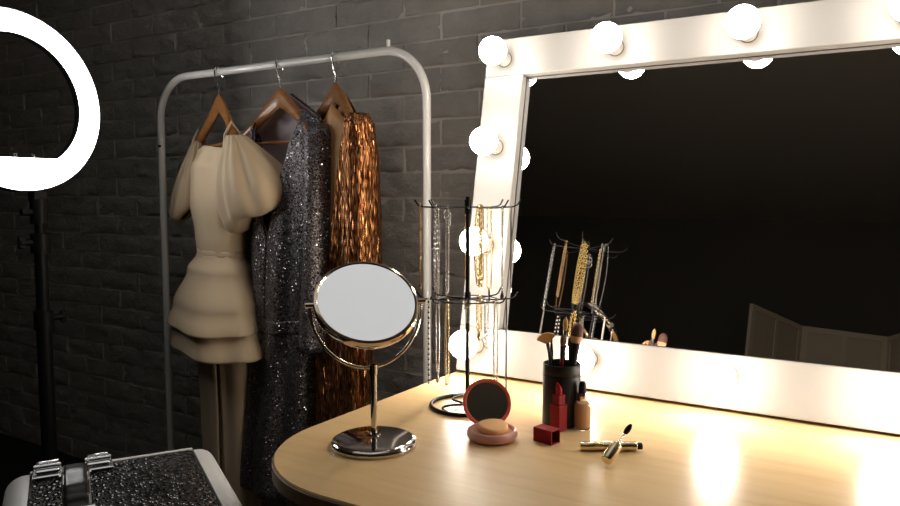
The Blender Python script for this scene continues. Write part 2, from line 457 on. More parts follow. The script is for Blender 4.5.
for x in (-hw, hw):
    g = MB(); g.tube([(x, -.22, .055), (x, -.20, .06), (x, .20, .06), (x, .22, .055)], .0125, 14)
    fo = obj('foot_bar', g, M['rack'], t)
    for y in (-.19, .19):
        g = MB(); g.tube([(x, y, 0), (x, y, .05)], .016, 12); obj('rubber_foot', g, M['black_plastic'], fo)
for y in (-.12, 0, .12):
    obj('shelf_rod', MB().tube([(-hw, y, .07), (hw, y, .07)], .006, 10), M['rack'], t)
g = MB(); g.tube([(hw - R + .012, 0, RZ + .008), (hw - R + .012, 0, RZ + .026)], .0055, 10)
obj('stop_peg', g, M['rack'], t)
obj('frame_screw', MB().tube([(-hw + .004, -.0135, 1.27), (-hw + .004, -.006, 1.27)], .004, 8), M['black_plastic'], t)

# ------------------------------------------------------------------ hangers
def hanger(x, r, label, span=.205, drop=.150, zp=1.413, bar=.150):
    rz = math.radians(r)
    t = thing('clothes_hanger', label, 'hanger', (x, RY, zp), rz, 'wooden hangers on the rail')
    # contoured wooden yoke
    g = MB(); rows = []
    n = 28
    for i in range(n + 1):
        s = -1 + 2 * i / n; ax = abs(s)
        z = -drop * (ax ** 1.12) ; h = .034 * (1 - ax) ** .8 + .016 + .006 * (1 - ax); w = .0085 + .0045 * ax
        yb = -.022 * ax ** 2
        rows.append([(s * span + .0, yb + w * math.cos(a) , z - h / 2 + h / 2 * math.sin(a)) for a in [2 * PI * k / 14 for k in range(14)]])
    g.grid(rows, True, True, True)
    obj('hanger_body', g, M['hanger_wood'], t)
    b = MB().tube([(-span * .86, -.018, -drop * .83 - .012), (-span * .86, -.012, -bar), (span * .86, -.012, -bar), (span * .86, -.018, -drop * .83 - .012)], .0055, 10)
    obj('trouser_bar', b, M['hanger_wood'], t)
    zr = RZ - zp; R = rt + .0032
    hp = [(0, 0, -.012), (0, 0, .018)]
    # swan neck up to the rail, over it and down the far side (hook lies across the rail)
    ang = -rz
    e = V((math.cos(ang - PI / 2), math.sin(ang - PI / 2), 0))   # world -Y seen from the hanger
    f = -e
    hp += [f * -.006 + V((0, 0, zr * .45)), e * (R * .9) + V((0, 0, zr - .012))]
    hp += arc((0, 0, zr), e, (0, 0, 1), R, 0, PI + .5, 14)
    tip = hp[-1]
    hp.append(V(tip) + V((0, 0, -.006)) + f * .003)
    obj('hook', MB().tube(hp, .0025, 8), M['steel'], t)
    return t

HX = (-1.727, -1.484, -1.286); HR = (-24, -12, -26)
hanger(HX[0], HR[0], 'orange wooden hanger holding the cream puff sleeved dress')
hanger(HX[1], HR[1], 'orange wooden hanger holding the silver sequin gown', span=.180, drop=.135)
hanger(HX[2], HR[2], 'orange wooden hanger holding the copper sequin gown', span=.148, drop=.110)

# ------------------------------------------------------------------ garments
def lerp_keys(keys, z):
    # keys: (z, a, b, cx, cy, fold) from top to bottom
    for k0, k1 in zip(keys, keys[1:]):
        if k1[0] <= z <= k0[0]:
            f = (k0[0] - z) / (k0[0] - k1[0]); s = f * f * (3 - 2 * f)
            return [a + (b - a) * (s if i < 5 else f) for i, (a, b) in enumerate(zip(k0, k1))][1:]
    return list((keys[0] if z > keys[0][0] else keys[-1]))[1:]

def loft(keys, nz=60, nth=120, gap=None, seed=0, slope=0., freq=9, th0=-PI / 2, off=0., top=None, zfun=None):
    z0, z1 = keys[0][0], keys[-1][0]; rows = []
    for i in range(nz + 1):
        f = i / nz; z = z0 + (z1 - z0) * f
        a, b, cx, cy, fo = lerp_keys(keys, z)
        g = gap(z) if gap else 0.
        row = []
        cnt = nth + 1 if gap else nth
        for j in range(cnt):
            th = th0 + g + (2 * PI - 2 * g) * j / nth
            fd = math.sin(freq * th + seed + 1.3 * math.sin(2 * th + seed)) + .55 * math.sin((freq * 2 - 3) * th + seed * 2.1 + z * 1.5) + .35 * math.sin(3 * th + z * 4 + seed)
            r = 1 + fo * fd
            ct, sn = math.cos(th), math.sin(th)
            x = cx + (a * r + off) * ct; y = cy + (b * (1 + fo * fd * 1.6) + off) * sn
            dz = -slope * abs(x - cx) * max(0, 1 - (z0 - z) / .22) if slope else 0
            if zfun: dz += zfun(th, f)
            row.append((x, y, z + dz))
        rows.append(row)
    return rows

def solidify(o, th=.003):
    md = o.modifiers.new('cloth_thickness', 'SOLIDIFY'); md.thickness = th; md.offset = 0

def garment(name, label, k, group):
    return thing(name, label, 'dress', (HX[k], RY, 0), math.radians(HR[k]), group)

GR = 'evening clothes on the rack'
# cream dress ------------------------------------------------------
t = garment('cream_dress', 'cream dress with big puff sleeves and a two tier peplum on the rack', 0, GR)
# bodice
kb = [(1.262, .150, .034, 0, -.010, .02), (1.20, .175, .062, 0, -.008, .012), (1.10, .165, .066, 0, -.010, .008), (1.00, .140, .058, .0, -.008, .006), (.945, .134, .056, 0, -.006, .005)]
o = obj('bodice', MB().grid(loft(kb, 40, 120, seed=1.2, freq=8, slope=.10), True), M['cream'], t); solidify(o)
bw = MB(); bw.grid(loft([(.962, .1355, .0575, 0, -.006, .003), (.945, .1365, .0585, 0, -.006, .003)], 3, 96, seed=1.2), True)
o = obj('waist_seam', bw, M['cream'], t); solidify(o, .002)
def wavy(amp, n, ph): return lambda th, f: amp * f * math.sin(n * th + ph)
kp1 = [(.948, .135, .058, 0, -.006, 0), (.90, .165, .080, 0, -.012, .006), (.80, .220, .112, 0, -.020, .016), (.740, .242, .130, 0, -.024, .026)]
o = obj('peplum_tier', MB().grid(loft(kp1, 40, 160, seed=.4, freq=5, zfun=wavy(.003, 3, .5)), True), M['cream'], t); solidify(o)
kp2 = [(.90, .150, .068, 0, -.008, .01), (.82, .200, .096, 0, -.014, .012), (.735, .232, .120, .0, -.016, .022), (.672, .252, .132, 0, -.012, .028)]
o = obj('peplum_tier', MB().grid(loft(kp2, 40, 160, seed=.4, freq=5, zfun=wavy(.003, 3, .5)), True), M['cream'], t); solidify(o)
ks = [(.90, .135, .055, 0, 0, 0), (.70, .170, .078, 0, .010, .02), (.45, .165, .072, 0, .012, .03), (.10, .150, .062, 0, .010, .04)]
o = obj('skirt', MB().grid(loft(ks, 50, 140, gap=lambda z: .03 + .10 * max(0, (.72 - z)), seed=2.1, freq=6, th0=-.95), False), M['cream'], t); solidify(o)
o = obj('skirt_lining', MB().grid(loft([(k[0], k[1] * .86, k[2] * .8, k[3], k[4], k[5]) for k in ks], 30, 90, seed=1.1, freq=5), True), M['cream'], t); solidify(o, .002)
def puff(cx, cy, W, D, ztop, zbot, lean, seed, back=1.):
    g = MB(); rows = []; nz, nt = 44, 120
    for i in range(nz + 1):
        f = i / nz
        # gathered at the shoulder, swelling towards the hem, then tucked under to a hidden band
        if f < .82:
            q = f / .82; prof = .20 + .80 * math.sin(q ** 1.05 * PI / 2) ; z = ztop + (zbot - ztop) * q
        else:
            q = (f - .82) / .18; prof = math.cos(q * 1.2) ** .55; z = zbot - .034 * math.sin(q * PI * .75) + .018 * q
        pl = .060 * (1 - f) ** .7 + .022
        row = []
        for j in range(nt):
            th = 2 * PI * j / nt
            fd = math.sin(13 * th + seed) * .6 + math.sin(7 * th + seed * 2 + 3 * f) * .7 + .8 * math.sin(3 * th + seed + 2.2 * f)
            r = prof * (1 + pl * fd)
            dz = .045 * math.cos(th - .6) * min(1, f * 1.2)
            row.append((cx + W * r * math.cos(th) + lean[0] * f, cy + D * r * math.sin(th) + lean[1] * f, z + dz * back + .01 * math.sin(4 * th + seed) * f))
        rows.append(row)
    return g.grid(rows, True)
o = obj('puff_sleeve', puff(.180, -.010, .122, .114, 1.280, 1.085, (.012, .096), .7), M['cream'], t); solidify(o)
o = obj('puff_sleeve', puff(-.170, -.018, .078, .068, 1.285, 1.080, (-.012, -.020), 2.9, .5), M['cream'], t); solidify(o)
for s in (-1, 1):
    st = MB().tube([(s * .150, -.038, 1.235), (s * .158, -.034, 1.285), (s * .162, -.018, 1.318), (s * .158, .004, 1.29), (s * .15, .016, 1.235)], .004, 8)
    obj('shoulder_strap', st, M['cream'], t)

# silver gown -------------------------------------------------------
def vgap(ztop, ztie, wid, low=.05):
    def f(z):
        if z > ztie: return .012 + wid * ((z - ztie) / (ztop - ztie)) ** .8
        return .012 + low * (ztie - z)
    return f
t = garment('silver_gown', 'long silver sequin gown with open neckline on the middle hanger', 1, GR)
kg = [(1.398, .160, .022, .012, .006, 0), (1.345, .178, .044, .014, .006, .006), (1.26, .176, .058, .014, .006, .012), (1.05, .162, .066, .014, .006, .03), (.80, .146, .066, .0, .004, .04), (.70, .150, .072, -.01, .0, .05), (.30, .165, .092, -.03, -.01, .06)]
FT = -PI / 2 - .02
o = obj('gown_shell', MB().grid(loft(kg, 70, 170, gap=vgap(1.398, 1.01, .74, .0), seed=3.3, freq=7, slope=.50, th0=FT)), M['silver'], t); solidify(o)
o = obj('lining', MB().grid(loft([(k[0] - .004, k[1] - .007, max(.008, k[2] - .007), k[3], k[4], k[5]) for k in kg], 60, 130, gap=vgap(1.398, 1.01, .80, .0), seed=3.3, freq=7, slope=.50, th0=FT)), M['lining'], t); solidify(o, .002)
o = obj('tie_belt', MB().grid(loft([(.800, .150, .0695, 0, .004, .04), (.765, .151, .0715, -.003, .003, .042)], 6, 170, seed=3.3, freq=7, th0=FT, zfun=lambda th, f: -.02 * math.cos(th - FT)), True), M['silver'], t); solidify(o)
for s, cy in ((1, -.008), (-1, .01)):
    sk = [(1.300, .018, .026, .012 + s * .172, cy, .01), (1.275, .032, .040, .012 + s * .176, cy, .02), (1.20, .036, .048, .012 + s * .180, cy, .03), (1.00, .036, .052, .012 + s * .180, cy - .004, .06), (.72, .042, .058, .012 + s * .174, cy - .01, .08)]
    o = obj('sleeve', MB().grid(loft(sk, 40, 60, seed=5 + s, freq=4), True), M['silver'], t); solidify(o)

# copper gown -------------------------------------------------------
t = garment('copper_gown', 'long copper sequin gown at the right end of the rail', 2, GR)
kc = [(1.385, .108, .020, .008, -.002, 0), (1.345, .126, .034, .010, .0, .006), (1.22, .128, .046, .010, .002, .02), (1.00, .126, .052, .010, .002, .04), (.70, .130, .060, .010, .002, .055), (.18, .145, .074, .01, .0, .06)]
FT = -PI / 2 - .10
o = obj('gown_shell', MB().grid(loft(kc, 70, 160, gap=vgap(1.385, .70, .95, .02), seed=6.1, freq=8, slope=.62, th0=FT)), M['copper'], t); solidify(o)
o = obj('lining', MB().grid(loft([(k[0] - .03, k[1] - .010, max(.008, k[2] - .008), k[3], k[4], k[5]) for k in kc], 50, 120, seed=6.1, freq=8, slope=.62), True), M['tan_lining'], t); solidify(o, .002)
for s, sd in ((1, 4.4), (-1, 1.4)):
    sk = [(1.318, .016, .024, .014 + s * .130, -.002, .01), (1.29, .028, .036, .010 + s * .136, .0, .02), (1.20, .034, .044, .010 + s * .140, .001, .03), (1.0, .034, .047, .010 + s * .140, .001, .05), (.80, .038, .052, .010 + s * .138, .0, .07)]
    o = obj('sleeve', MB().grid(loft(sk, 44, 64, seed=sd, freq=5), True), M['copper'], t); solidify(o)

# ------------------------------------------------------------------ round table mirror
hb = V((-.672, .861, DZ))
t = thing('tabletop_mirror', 'round chrome swivel mirror on a stem near the rounded table corner', 'mirror', hb)
g = MB().lathe([(.0635, 0), (.0645, .002), (.0645, .006), (.062, .0095), (.056, .0115), (.020, .0140), (.010, .0155), (.0085, .018)], 72)
obj('base', g, M['chrome'], t)
nm = V((.505, -.470, .722)).normalized(); hx = V((.67, .742, 0)).normalized(); up = nm.cross(hx).normalized()
if up.z < 0: up = -up
pc = V((-.690, .868, .961)) - hb
zy = .098
stx = V((0, 0, 0))
bt = V((0.0, 0.0, .118))
obj('stem', MB().tube([(0, 0, .014), (0, 0, .06), bt + V((0, 0, .004))], .0048, 16), M['chrome'], t)
g = MB(); g.tube([(0, 0, .108), (0, 0, .122)], .0065, 14); obj('stem_collar', g, M['chrome'], t)
# U-shaped yoke from one pivot, under the mirror, to the other
A, B = pc - hx * .0835, pc + hx * .0835
yd = (bt - pc); yd = (yd - hx * yd.dot(hx)); yl = yd.length; yd.normalize()
yk = [pc + hx * (-.0835 * math.cos(PI * k / 32)) + yd * (yl * math.sin(PI * k / 32)) for k in range(33)]
obj('yoke', MB().tube(yk, .0026, 10), M['chrome'], t)
for s, q in ((-1, A), (1, B)):
    obj('pivot_knob', MB().tube([q - hx * s * .006, q + hx * s * .004, q + hx * s * .0065], .0048, 12), M['chrome'], t)
mm = Matrix.Translation(pc) @ Matrix((hx, up, nm)).transposed().to_4x4()
g = MB(); g.M = mm
g.lathe([(.0722, .006), (.0745, .0078), (.0775, .0066), (.0790, .002), (.0790, -.004), (.0770, -.0085), (.0738, -.0095), (.0722, -.008), (.0722, .006)], 96, False)
fo = obj('mirror_rim', g, mat('warm_polished_chrome', (.72, .60, .47), .12, 1.), t)
g = MB(); g.M = mm; g.lathe([(.0723, .0042), (.0723, .0062)], 96); obj('mirror_glass', g, M['hand_mirror'], t)
g = MB(); g.M = mm; g.lathe([(.0723, -.0062), (.0723, -.0042)], 96); obj('magnifying_glass', g, M['hand_mirror'], t)

# ------------------------------------------------------------------ necklace stand
sb = V((-.6570, 1.1085, DZ))
t = thing('necklace_stand', 'black wire two tier necklace stand in front of the mirror', 'jewellery stand', sb)
g = MB(); g.torus((0, 0, .0035), (0, 0, 1), .064, .0033, 64, 10)
obj('base_ring', g, M['black_metal'], t)
g = MB()
for k in range(3):
    a = .5 + 2 * PI * k / 3; u = V((math.cos(a), math.sin(a), 0)); w = V((-u.y, u.x, 0))
    lp = []
    for i in range(25):
        f = i / 24; lp.append(u * (.062 * f) + w * (.020 * math.sin(f * PI * 2)) + V((0, 0, .0045 + .012 * math.sin(PI * f) * (1 - f))))
    g.tube(lp, .0022, 8)
obj('base_scroll', g, M['black_metal'], t)
obj('pole', MB().tube([(0, 0, .003), (0, 0, .18), (0, 0, .369)], .0036, 12), M['black_metal'], t)
T1, T2 = .3515, .1915
RT = math.radians(32)
for z, R in ((T1, .088), (T2, .084)):
    g = MB(); g.tube([(0, 0, z - .012), (0, 0, z + .012)], .0056, 12); hub = obj('tier_hub', g, M['black_metal'], t)
    for k in range(8):
        a = RT + k * PI / 4; u = V((math.cos(a), math.sin(a), 0))
        obj('arm', MB().tube([u * .004 + V((0, 0, z)), u * (R * .55) + V((0, 0, z - .0015)), u * (R * .88) + V((0, 0, z)), u * (R * .97) + V((0, 0, z + .003)), u * (R + .004) + V((0, 0, z + .012))], .0014, 7), M['black_metal'], hub)
    if z == T2:
        obj('tier_hoop', MB().torus((0, 0, z - .001), (0, 0, 1), R * .62, .0012, 48, 7), M['black_metal'], hub)
for zz in (T2 - .014,):
    g = MB(); g.tube([(.0, -.003, zz), (.003, -.012, zz)], .003, 8); obj('set_screw', g, M['black_metal'], t)

def drop_loop(w, Ln, n, wire=.0024, sway=0.):
    # one necklace hung over a wire: two strands that meet at the bottom
    pts = []
    for i in range(n + 1):
        f = i / n
        s = -1 + 2 * f
        q = 1 - abs(s)                     # 0 at the bottom .. no: 0 at ends
        pts.append((f, s))
    out = []
    half = n // 2
    # up one strand, over the wire, down the other, round the bottom
    for i in range(n):
        f = i / n
        if f < .5:
            d = f / .5; z = -Ln * (1 - d) ; x = -(wire + (w - wire) * math.sin(PI * min(1, (1 - d) * .96)) ** .8)
        else:
            d = (f - .5) / .5; z = -Ln * d; x = (wire + (w - wire) * math.sin(PI * min(1, d * .96)) ** .8)
        out.append(V((x, sway * math.sin(PI * abs(z) / Ln), z)))
    return out

def resample(pts, step, closed=True):
    P_ = list(pts) + ([pts[0]] if closed else [])
    res = [P_[0].copy()]; acc = 0.
    for a, b in zip(P_, P_[1:]):
        d = (b - a).length
        if d < 1e-9: continue
        s = step - acc
        while s <= d:
            res.append(a + (b - a) * (s / d)); s += step
        acc = (acc + d) % step if d + acc >= step else acc + d
    return res

def necklace(label, tier, arm, rad, Ln, w, style, m, m2=None, pend=None, name='necklace', sway=0., bead=.0018):
    z = (T1 if tier == 1 else T2)
    R = .088 if tier == 1 else .084
    a = RT + arm * PI / 4
    zz = z + .0018 + (.0 if rad < R * .9 else .004)
    loc = sb + V((math.cos(a) * rad, math.sin(a) * rad, zz))
    t = thing(name, label, 'necklace', loc, a + PI / 2, 'necklaces on the wire stand')
    pts = drop_loop(w, Ln, 120, sway=sway)
    g = MB()
    if style == 'cord':
        g.tube(resample(pts, .006), bead, 7, closed=True)
    elif style == 'beads':
        rs = resample(pts, bead * 2.05)
        for p in rs: g.ball(p, bead, 8, 5)
    elif style == 'alternating':
        rs = resample(pts, bead * 2.1)
        for p in rs[::2]: g.ball(p, bead, 8, 5)
    else:
        step = bead * 2.0
        rs = resample(pts, step)
        for i, p in enumerate(rs):
            q = rs[(i + 1) % len(rs)]; d = (q - p)
            d = d.normalized() if d.length > 1e-6 else V((0, 0, 1))
            side = V((1, 0, 0)) if i % 2 else V((0, 1, 0))
            ax = d.cross(side)
            if ax.length < .2: ax = V((0, 1, 0))
            g.torus(p, ax, bead * 1.05, bead * .42, 8, 5)
    obj('chain' if style in ('links', 'cord') else 'bead_string', g, m, t)
    if style == 'alternating':
        g = MB()
        for p in rs[1::2]: g.ball(p, bead * .85, 8, 5)
        obj('spacer_beads', g, m2, t)
    if pend:
        g = MB()
        if pend == 'drop': g.lathe([(.0004, -Ln - .001), (.0012, -Ln - .004), (.0034, -Ln - .012), (.0030, -Ln - .016), (.0004, -Ln - .0195)], 14)
        elif pend == 'rings':
            g.torus((0, 0, -.016), (0, 1, .15), .0085, .0011, 24, 6); obj('ring_charm', g, m2, t); g = MB(); g.torus((0.001, .001, -.026), (.3, 1, 0), .0085, .0011, 24, 6)
        elif pend == 'bar': g.tube([(0, 0, -Ln), (0, 0, -Ln - .022)], .0016, 8)
        elif pend == 'stones':
            for k in (.3, .62):
                g.ball((-w * .9, 0, -Ln * k), .0036, 10, 7); obj('stone', g, m2, t); g = MB()
            g.ball((-w * .6, 0, -Ln * .95), .0036, 10, 7)
        elif pend == 'spiral':
            g.tube([V((.0032 * math.cos(k * .9), .0032 * math.sin(k * .9), -Ln - .001 * k)) for k in range(30)], .0008, 6)
        obj('pendant', g, m2 or m, t)
    return t
G_ = M['gold']; S_ = M['silver_chain']; B_ = M['bronze']
necklace('thin bronze chain with dark stones on the outermost upper arm beside the round mirror', 1, 4, .082, .150, .007, 'links', B_, M['dark_bead'], 'stones', bead=.0015)
necklace('thick silver rope chain on the upper tier before the white rack post', 1, 3, .078, .158, .0045, 'links', S_, bead=.0025)
necklace('slim silver chain with two thin rings on the upper tier', 1, 5, .050, .148, .0032, 'links', S_, S_, 'rings', bead=.0014)
necklace('heavy gold rope chain, widest of the upper tier', 1, 1, .030, .142, .006, 'links', G_, bead=.0030, sway=.004)
necklace('gold curb chain hanging beside the heavy gold rope chain', 1, 7, .032, .128, .004, 'links', G_, bead=.0024)
necklace('long fine gold chain on the upper tier against the white mirror frame', 1, 1, .056, .150, .006, 'links', G_, M['dark_bead'], 'bar', bead=.0014)
necklace('fine silver chain with a small dark drop on the upper tier', 1, 0, .060, .145, .004, 'links', S_, M['dark_bead'], 'drop', bead=.0014)
necklace('fine grey cord on the upper arm nearest the mirror glass', 1, 0, .075, .150, .010, 'cord', M['grey_bead'], bead=.0008)
necklace('bronze bead string on the upper tier facing the mirror', 1, 2, .060, .135, .004, 'beads', B_, bead=.0021)
necklace('checkered pearl and black bead string on the outermost lower arm', 2, 4, .068, .152, .0052, 'alternating', M['pearl'], M['dark_bead'], bead=.0022)
necklace('smoky bead string with tiny drop on the lower tier', 2, 3, .076, .150, .0042, 'beads', M['grey_bead'], M['grey_bead'], 'drop', bead=.0016)
necklace('pale gold chain on the lower tier before the bricks', 2, 5, .050, .146, .0045, 'links', M['pale_gold'], bead=.0018)
necklace('fine pendant chain with black drop beside the stand pole', 2, 6, .020, .040, .003, 'links', S_, M['dark_bead'], 'drop', bead=.0012)
necklace('short gold link chain on the lower tier', 2, 1, .030, .062, .0045, 'links', G_, G_, 'drop', bead=.0024)
necklace('silver chain with coiled spiral pendant on the lower tier', 2, 7, .044, .055, .004, 'links', S_, S_, 'spiral', bead=.0018)
necklace('long pearl bead string on the lower tier above the red compact', 2, 7, .066, .146, .0048, 'beads', M['pearl'], bead=.0021)
necklace('long black cord necklace on the lower arm nearest the mirror', 2, 0, .068, .176, .006, 'cord', M['dark_bead'], M['grey_bead'], 'drop', bead=.0010)

# ------------------------------------------------------------------ compact powder with mirror lid
ck = V((-.5360, .9790, DZ)); fwd = V((-.53, .848, 0)); yaw = math.atan2(.848, -.53) - PI / 2 + math.radians(6)
t = thing('powder_compact', 'open round pink powder compact with coral mirror lid', 'compact', ck, yaw); t.scale = (1.15, 1.15, 1.15)
g = MB().lathe([(.026, 0), (.0312, .0022), (.0336, .0062), (.0338, .0095), (.0325, .0132), (.0302, .0146), (.0280, .0138), (.0266, .0105), (.0002, .0105)], 64)
obj('compact_base', g, M['pink'], t)
obj('powder_pan', MB().lathe([(.0264, .0104), (.0258, .0112), (.0002, .0114)], 48), M['powder'], t)
lm = Matrix.Translation((0, .0345, .0120)) @ Matrix.Rotation(math.radians(-27), 4, 'X') @ Matrix.Translation((0, 0, .0262)) @ Matrix.Rotation(PI / 2, 4, 'X')
g = MB(); g.M = lm
g.lathe([(.0002, -.0055), (.029, -.005), (.0330, -.002), (.0340, .001), (.0335, .0035), (.0310, .0042), (.0292, .0034), (.0285, .0012), (.0002, .0012)], 64)
lo = obj('lid', g, M['coral'], t)
g = MB(); g.M = lm; g.lathe([(.0284, .0013), (.0284, .0019)], 64); obj('lid_mirror', g, M['mirror'], lo)
obj('hinge', MB().tube([(-.009, .0345, .0125), (.009, .0345, .0125)], .0025, 10), M['coral'], t)
g = MB(); g.box((-.004, -.0001, .0322), (.004, .0012, .0342)); g.M = lm
g = MB(); g.M = lm; g.box((-.005, .0305, .0035), (.005, .0330, .0050), .0005); obj('lid_catch', g, M['pink'], lo)
g = MB(); rows = []
for k in range(9):
    a = -PI / 2 + PI * k / 8
    rows.append([((.0195 + .0045 * math.cos(a)) * math.cos(2 * PI * j / 40), (.0195 + .0045 * math.cos(a)) * math.sin(2 * PI * j / 40), .0055 + .0052 * math.sin(a) + .0008 * math.sin(2 * PI * j / 20)) for j in range(40)])
g.grid(rows, True, True, True)
o = obj('powder_puff', g, M['puff'], loc=ck + V((.001, -.001, .0138)), rot=(math.radians(5), math.radians(3), .3))
tag(o, 'round orange beige powder puff lying in the open compact', 'powder puff')

# ------------------------------------------------------------------ brush cup and brushes
bc = V((-.4774, 1.1053, DZ))
t = thing('brush_holder', 'black leather cylinder cup full of makeup brushes', 'brush holder', bc)
obj('cup_body', MB().lathe([(.0002, 0), (.0295, 0), (.0305, .002), (.0305, .082), (.0298, .0835), (.0305, .085), (.0305, .099), (.0295, .1005), (.0280, .1005), (.0275, .098), (.0275, .004), (.0002, .004)], 64), M['leather'], t)
obj('cup_band', MB().lathe([(.0306, .0815), (.0309, .0822), (.0309, .0830), (.0306, .0838)], 64, False), M['black_plastic'], t)

def brush(label, foot, tip, handle_r, kind, hm, group='makeup brushes in the cup', ferr=M['black_plastic']):
    # foot and tip are offsets from the cup's base centre
    a, b = V(foot), V(tip); d = b - a; ln = d.length
    t = thing('makeup_brush', label, 'brush', bc + a, group=group)
    mx = axis_matrix((0, 0, 0), d)
    g = MB(); g.M = mx
    if kind == 'fan':
        g.lathe([(handle_r * .5, 0), (handle_r, ln * .3), (handle_r * 1.05, ln * .72), (handle_r * .8, ln * .80)], 16); obj('handle', g, hm, t)
        g = MB(); g.M = mx; g.lathe([(handle_r * .85, ln * .78), (handle_r * .9, ln * .88), (handle_r * .6, ln * .9)], 14); obj('ferrule', g, ferr, t)
        # bristles: thin fan facing the room
        inv = mx.to_3x3().inverted()
        sx = inv @ V((.848, .53, 0)); sx.z = 0; sx.normalize(); sy = V((0, 0, 1)).cross(sx)
        g = MB(); g.M = mx
        for thk in (1,):
            rows = []
            for i in range(7):
                f = i / 6; rows.append([])
                for j in range(25):
                    s = -1 + 2 * j / 24; an = s * .92; rr = .003 + f * (ln * .110) * (1 - .05 * math.cos(j * 2.4) * f)
                    c = sx * (math.sin(an) * rr) + V((0, 0, ln * .88 + math.cos(an) * rr))
                    rows[-1].append(c + sy * (.0012 * (1 - f * .4)))
                for j in range(24, -1, -1):
                    rows[-1].append(rows[-1][j] - sy * (.0024 * (1 - f * .4)))
            g.grid(rows, True, True, True)
        obj('bristles', g, M['bristle_tan'], t); return t
    if kind == 'powder':
        g.lathe([(handle_r * .5, 0), (handle_r * .8, ln * .3), (handle_r, ln * .6), (handle_r * 1.15, ln * .70)], 20); obj('handle', g, hm, t)
        g = MB(); g.M = mx; g.lathe([(handle_r * 1.15, ln * .69), (handle_r * 1.3, ln * .80), (handle_r * 1.2, ln * .81)], 20); obj('ferrule', g, ferr, t)
        g = MB(); g.M = mx; g.lathe([(handle_r * 1.2, ln * .80), (handle_r * 1.55, ln * .855), (handle_r * 1.6, ln * .875)], 22); bo = obj('bristles', g, M['bristle_blush'], t)
        g = MB(); g.M = mx; g.lathe([(handle_r * 1.6, ln * .873), (handle_r * 1.6, ln * .92), (handle_r * 1.2, ln * .97), (handle_r * .5, ln * .996), (.0002, ln)], 22); obj('bristle_tip', g, M['bristle_brown'], bo)
        return t
    if kind == 'liner':
        g.lathe([(handle_r * .6, 0), (handle_r, ln * .4), (handle_r * .9, ln * .80)], 14); obj('handle', g, hm, t)
        g = MB(); g.M = mx; g.lathe([(handle_r * .95, ln * .79), (handle_r * .75, ln * .90), (handle_r * .5, ln * .905)], 14); obj('ferrule', g, ferr, t)
        g = MB(); g.M = mx; g.lathe([(handle_r * .6, ln * .90), (handle_r * .8, ln * .945), (handle_r * .5, ln * .98), (.0002, ln)], 12); obj('bristles', g, M['bristle_brown'], t); return t
    # soft round eye brush
    g.lathe([(handle_r * .6, 0), (handle_r, ln * .45), (handle_r * .85, ln * .74)], 16); obj('handle', g, hm, t)
    g = MB(); g.M = mx; g.lathe([(handle_r * .95, ln * .73), (handle_r * 1.0, ln * .87), (handle_r * .8, ln * .875)], 16); obj('ferrule', g, ferr, t)
    g = MB(); g.M = mx; g.lathe([(handle_r * .9, ln * .87), (handle_r * 1.25, ln * .92), (handle_r * 1.1, ln * .965), (.0002, ln)], 16); obj('bristles', g, M['bristle_tan'] if kind == 'tan' else M['bristle_brown'], t)
    return t
BP = M['black_plastic']
# image-right in the room is (.848,.53); towards the camera is (.53,-.848)
def at(r, n, z): return (r * .848 + n * .53, r * .53 - n * .848, z)
brush('fan shaped brush with spread tan bristles leaning out of the black cup', at(.008, .0, .005), at(-.029, .012, .150), .0032, 'fan', BP)
brush('large fluffy powder brush with brown tip, widest in the black cup', at(.004, .012, .005), at(.024, .012, .168), .0062, 'powder', BP)
brush('tall slim eye brush with pale tip, highest in the black cup', at(-.002, .0, .005), at(.006, .0, .176), .0034, 'tan', BP, ferr=M['steel'])
brush('brush with bright red handle in the black cup', at(-.004, .010, .005), at(-.001, .016, .150), .0034, 'round', M['red'])
brush('short thin black liner brush beside the fan brush', at(-.006, .010, .005), at(-.025, .016, .136), .0028, 'liner', BP)
brush('thin black liner brush right behind the fan brush', at(-.010, -.006, .005), at(-.018, .002, .146), .0028, 'liner', BP)
brush('dark round eye brush between the red handled and powder brushes', at(.012, -.004, .005), at(.013, .006, .146), .0036, 'round', BP)
brush('black angled brush at the back of the black cup', at(.010, -.016, .005), at(.021, -.020, .146), .0030, 'round', BP)

# ------------------------------------------------------------------ lipstick and cap
lk = V((-.4672, 1.0721, DZ)); ry = math.radians(72)
t = thing('lipstick', 'upright square red lipstick with its tip wound out', 'lipstick', lk, ry)
obj('lipstick_case', MB().box((-.0098, -.0098, 0), (.0098, .0098, .042), .0008), M['red'], t, False)
obj('lipstick_sleeve', MB().box((-.0072, -.0072, .042), (.0072, .0072, .058), .0006), M['red'], t, False)
g = MB(); rows = []
for k in range(6):
    f = k / 5
    rr = .0052 if f < .6 else .0052 * (1 - .35 * ((f - .6) / .4) ** 2)
    rows.append([(rr * math.cos(2 * PI * j / 24), rr * math.sin(2 * PI * j / 24), .057 + f * .0165 + (f ** 2) * .0042 * math.cos(2 * PI * j / 24 - 2.2)) for j in range(24)])
g.grid(rows, True, True, True)
obj('lipstick_bullet', g, M['lip'], t)
# cap: an open square box lying on its side
ang = math.atan2(.53 * .7 - .848 * .7, .848 * .7 + .53 * .7)
t = thing('lipstick_cover', 'empty square red lipstick cap lying on its side', 'cap', V((-.4600, 1.0115, DZ)), ang)
g = MB(); h = .0108; ln = .034; wl = .0014
def sq(x, s): return [(x, -s, h - s), (x, s, h - s), (x, s, h + s), (x, -s, h + s)]
g.grid([sq(-ln / 2, h), sq(ln / 2, h), sq(ln / 2, h - wl), sq(ln / 2 - .002, h - wl)], True, True, False)
obj('cap_shell', g, M['red'], t, False)
g = MB(); g.grid([sq(ln / 2 - .0021, h - wl), sq(-ln / 2 + .002, h - wl)], True, False, True)
obj('cap_inside', g, M['red_inner'], t, False)

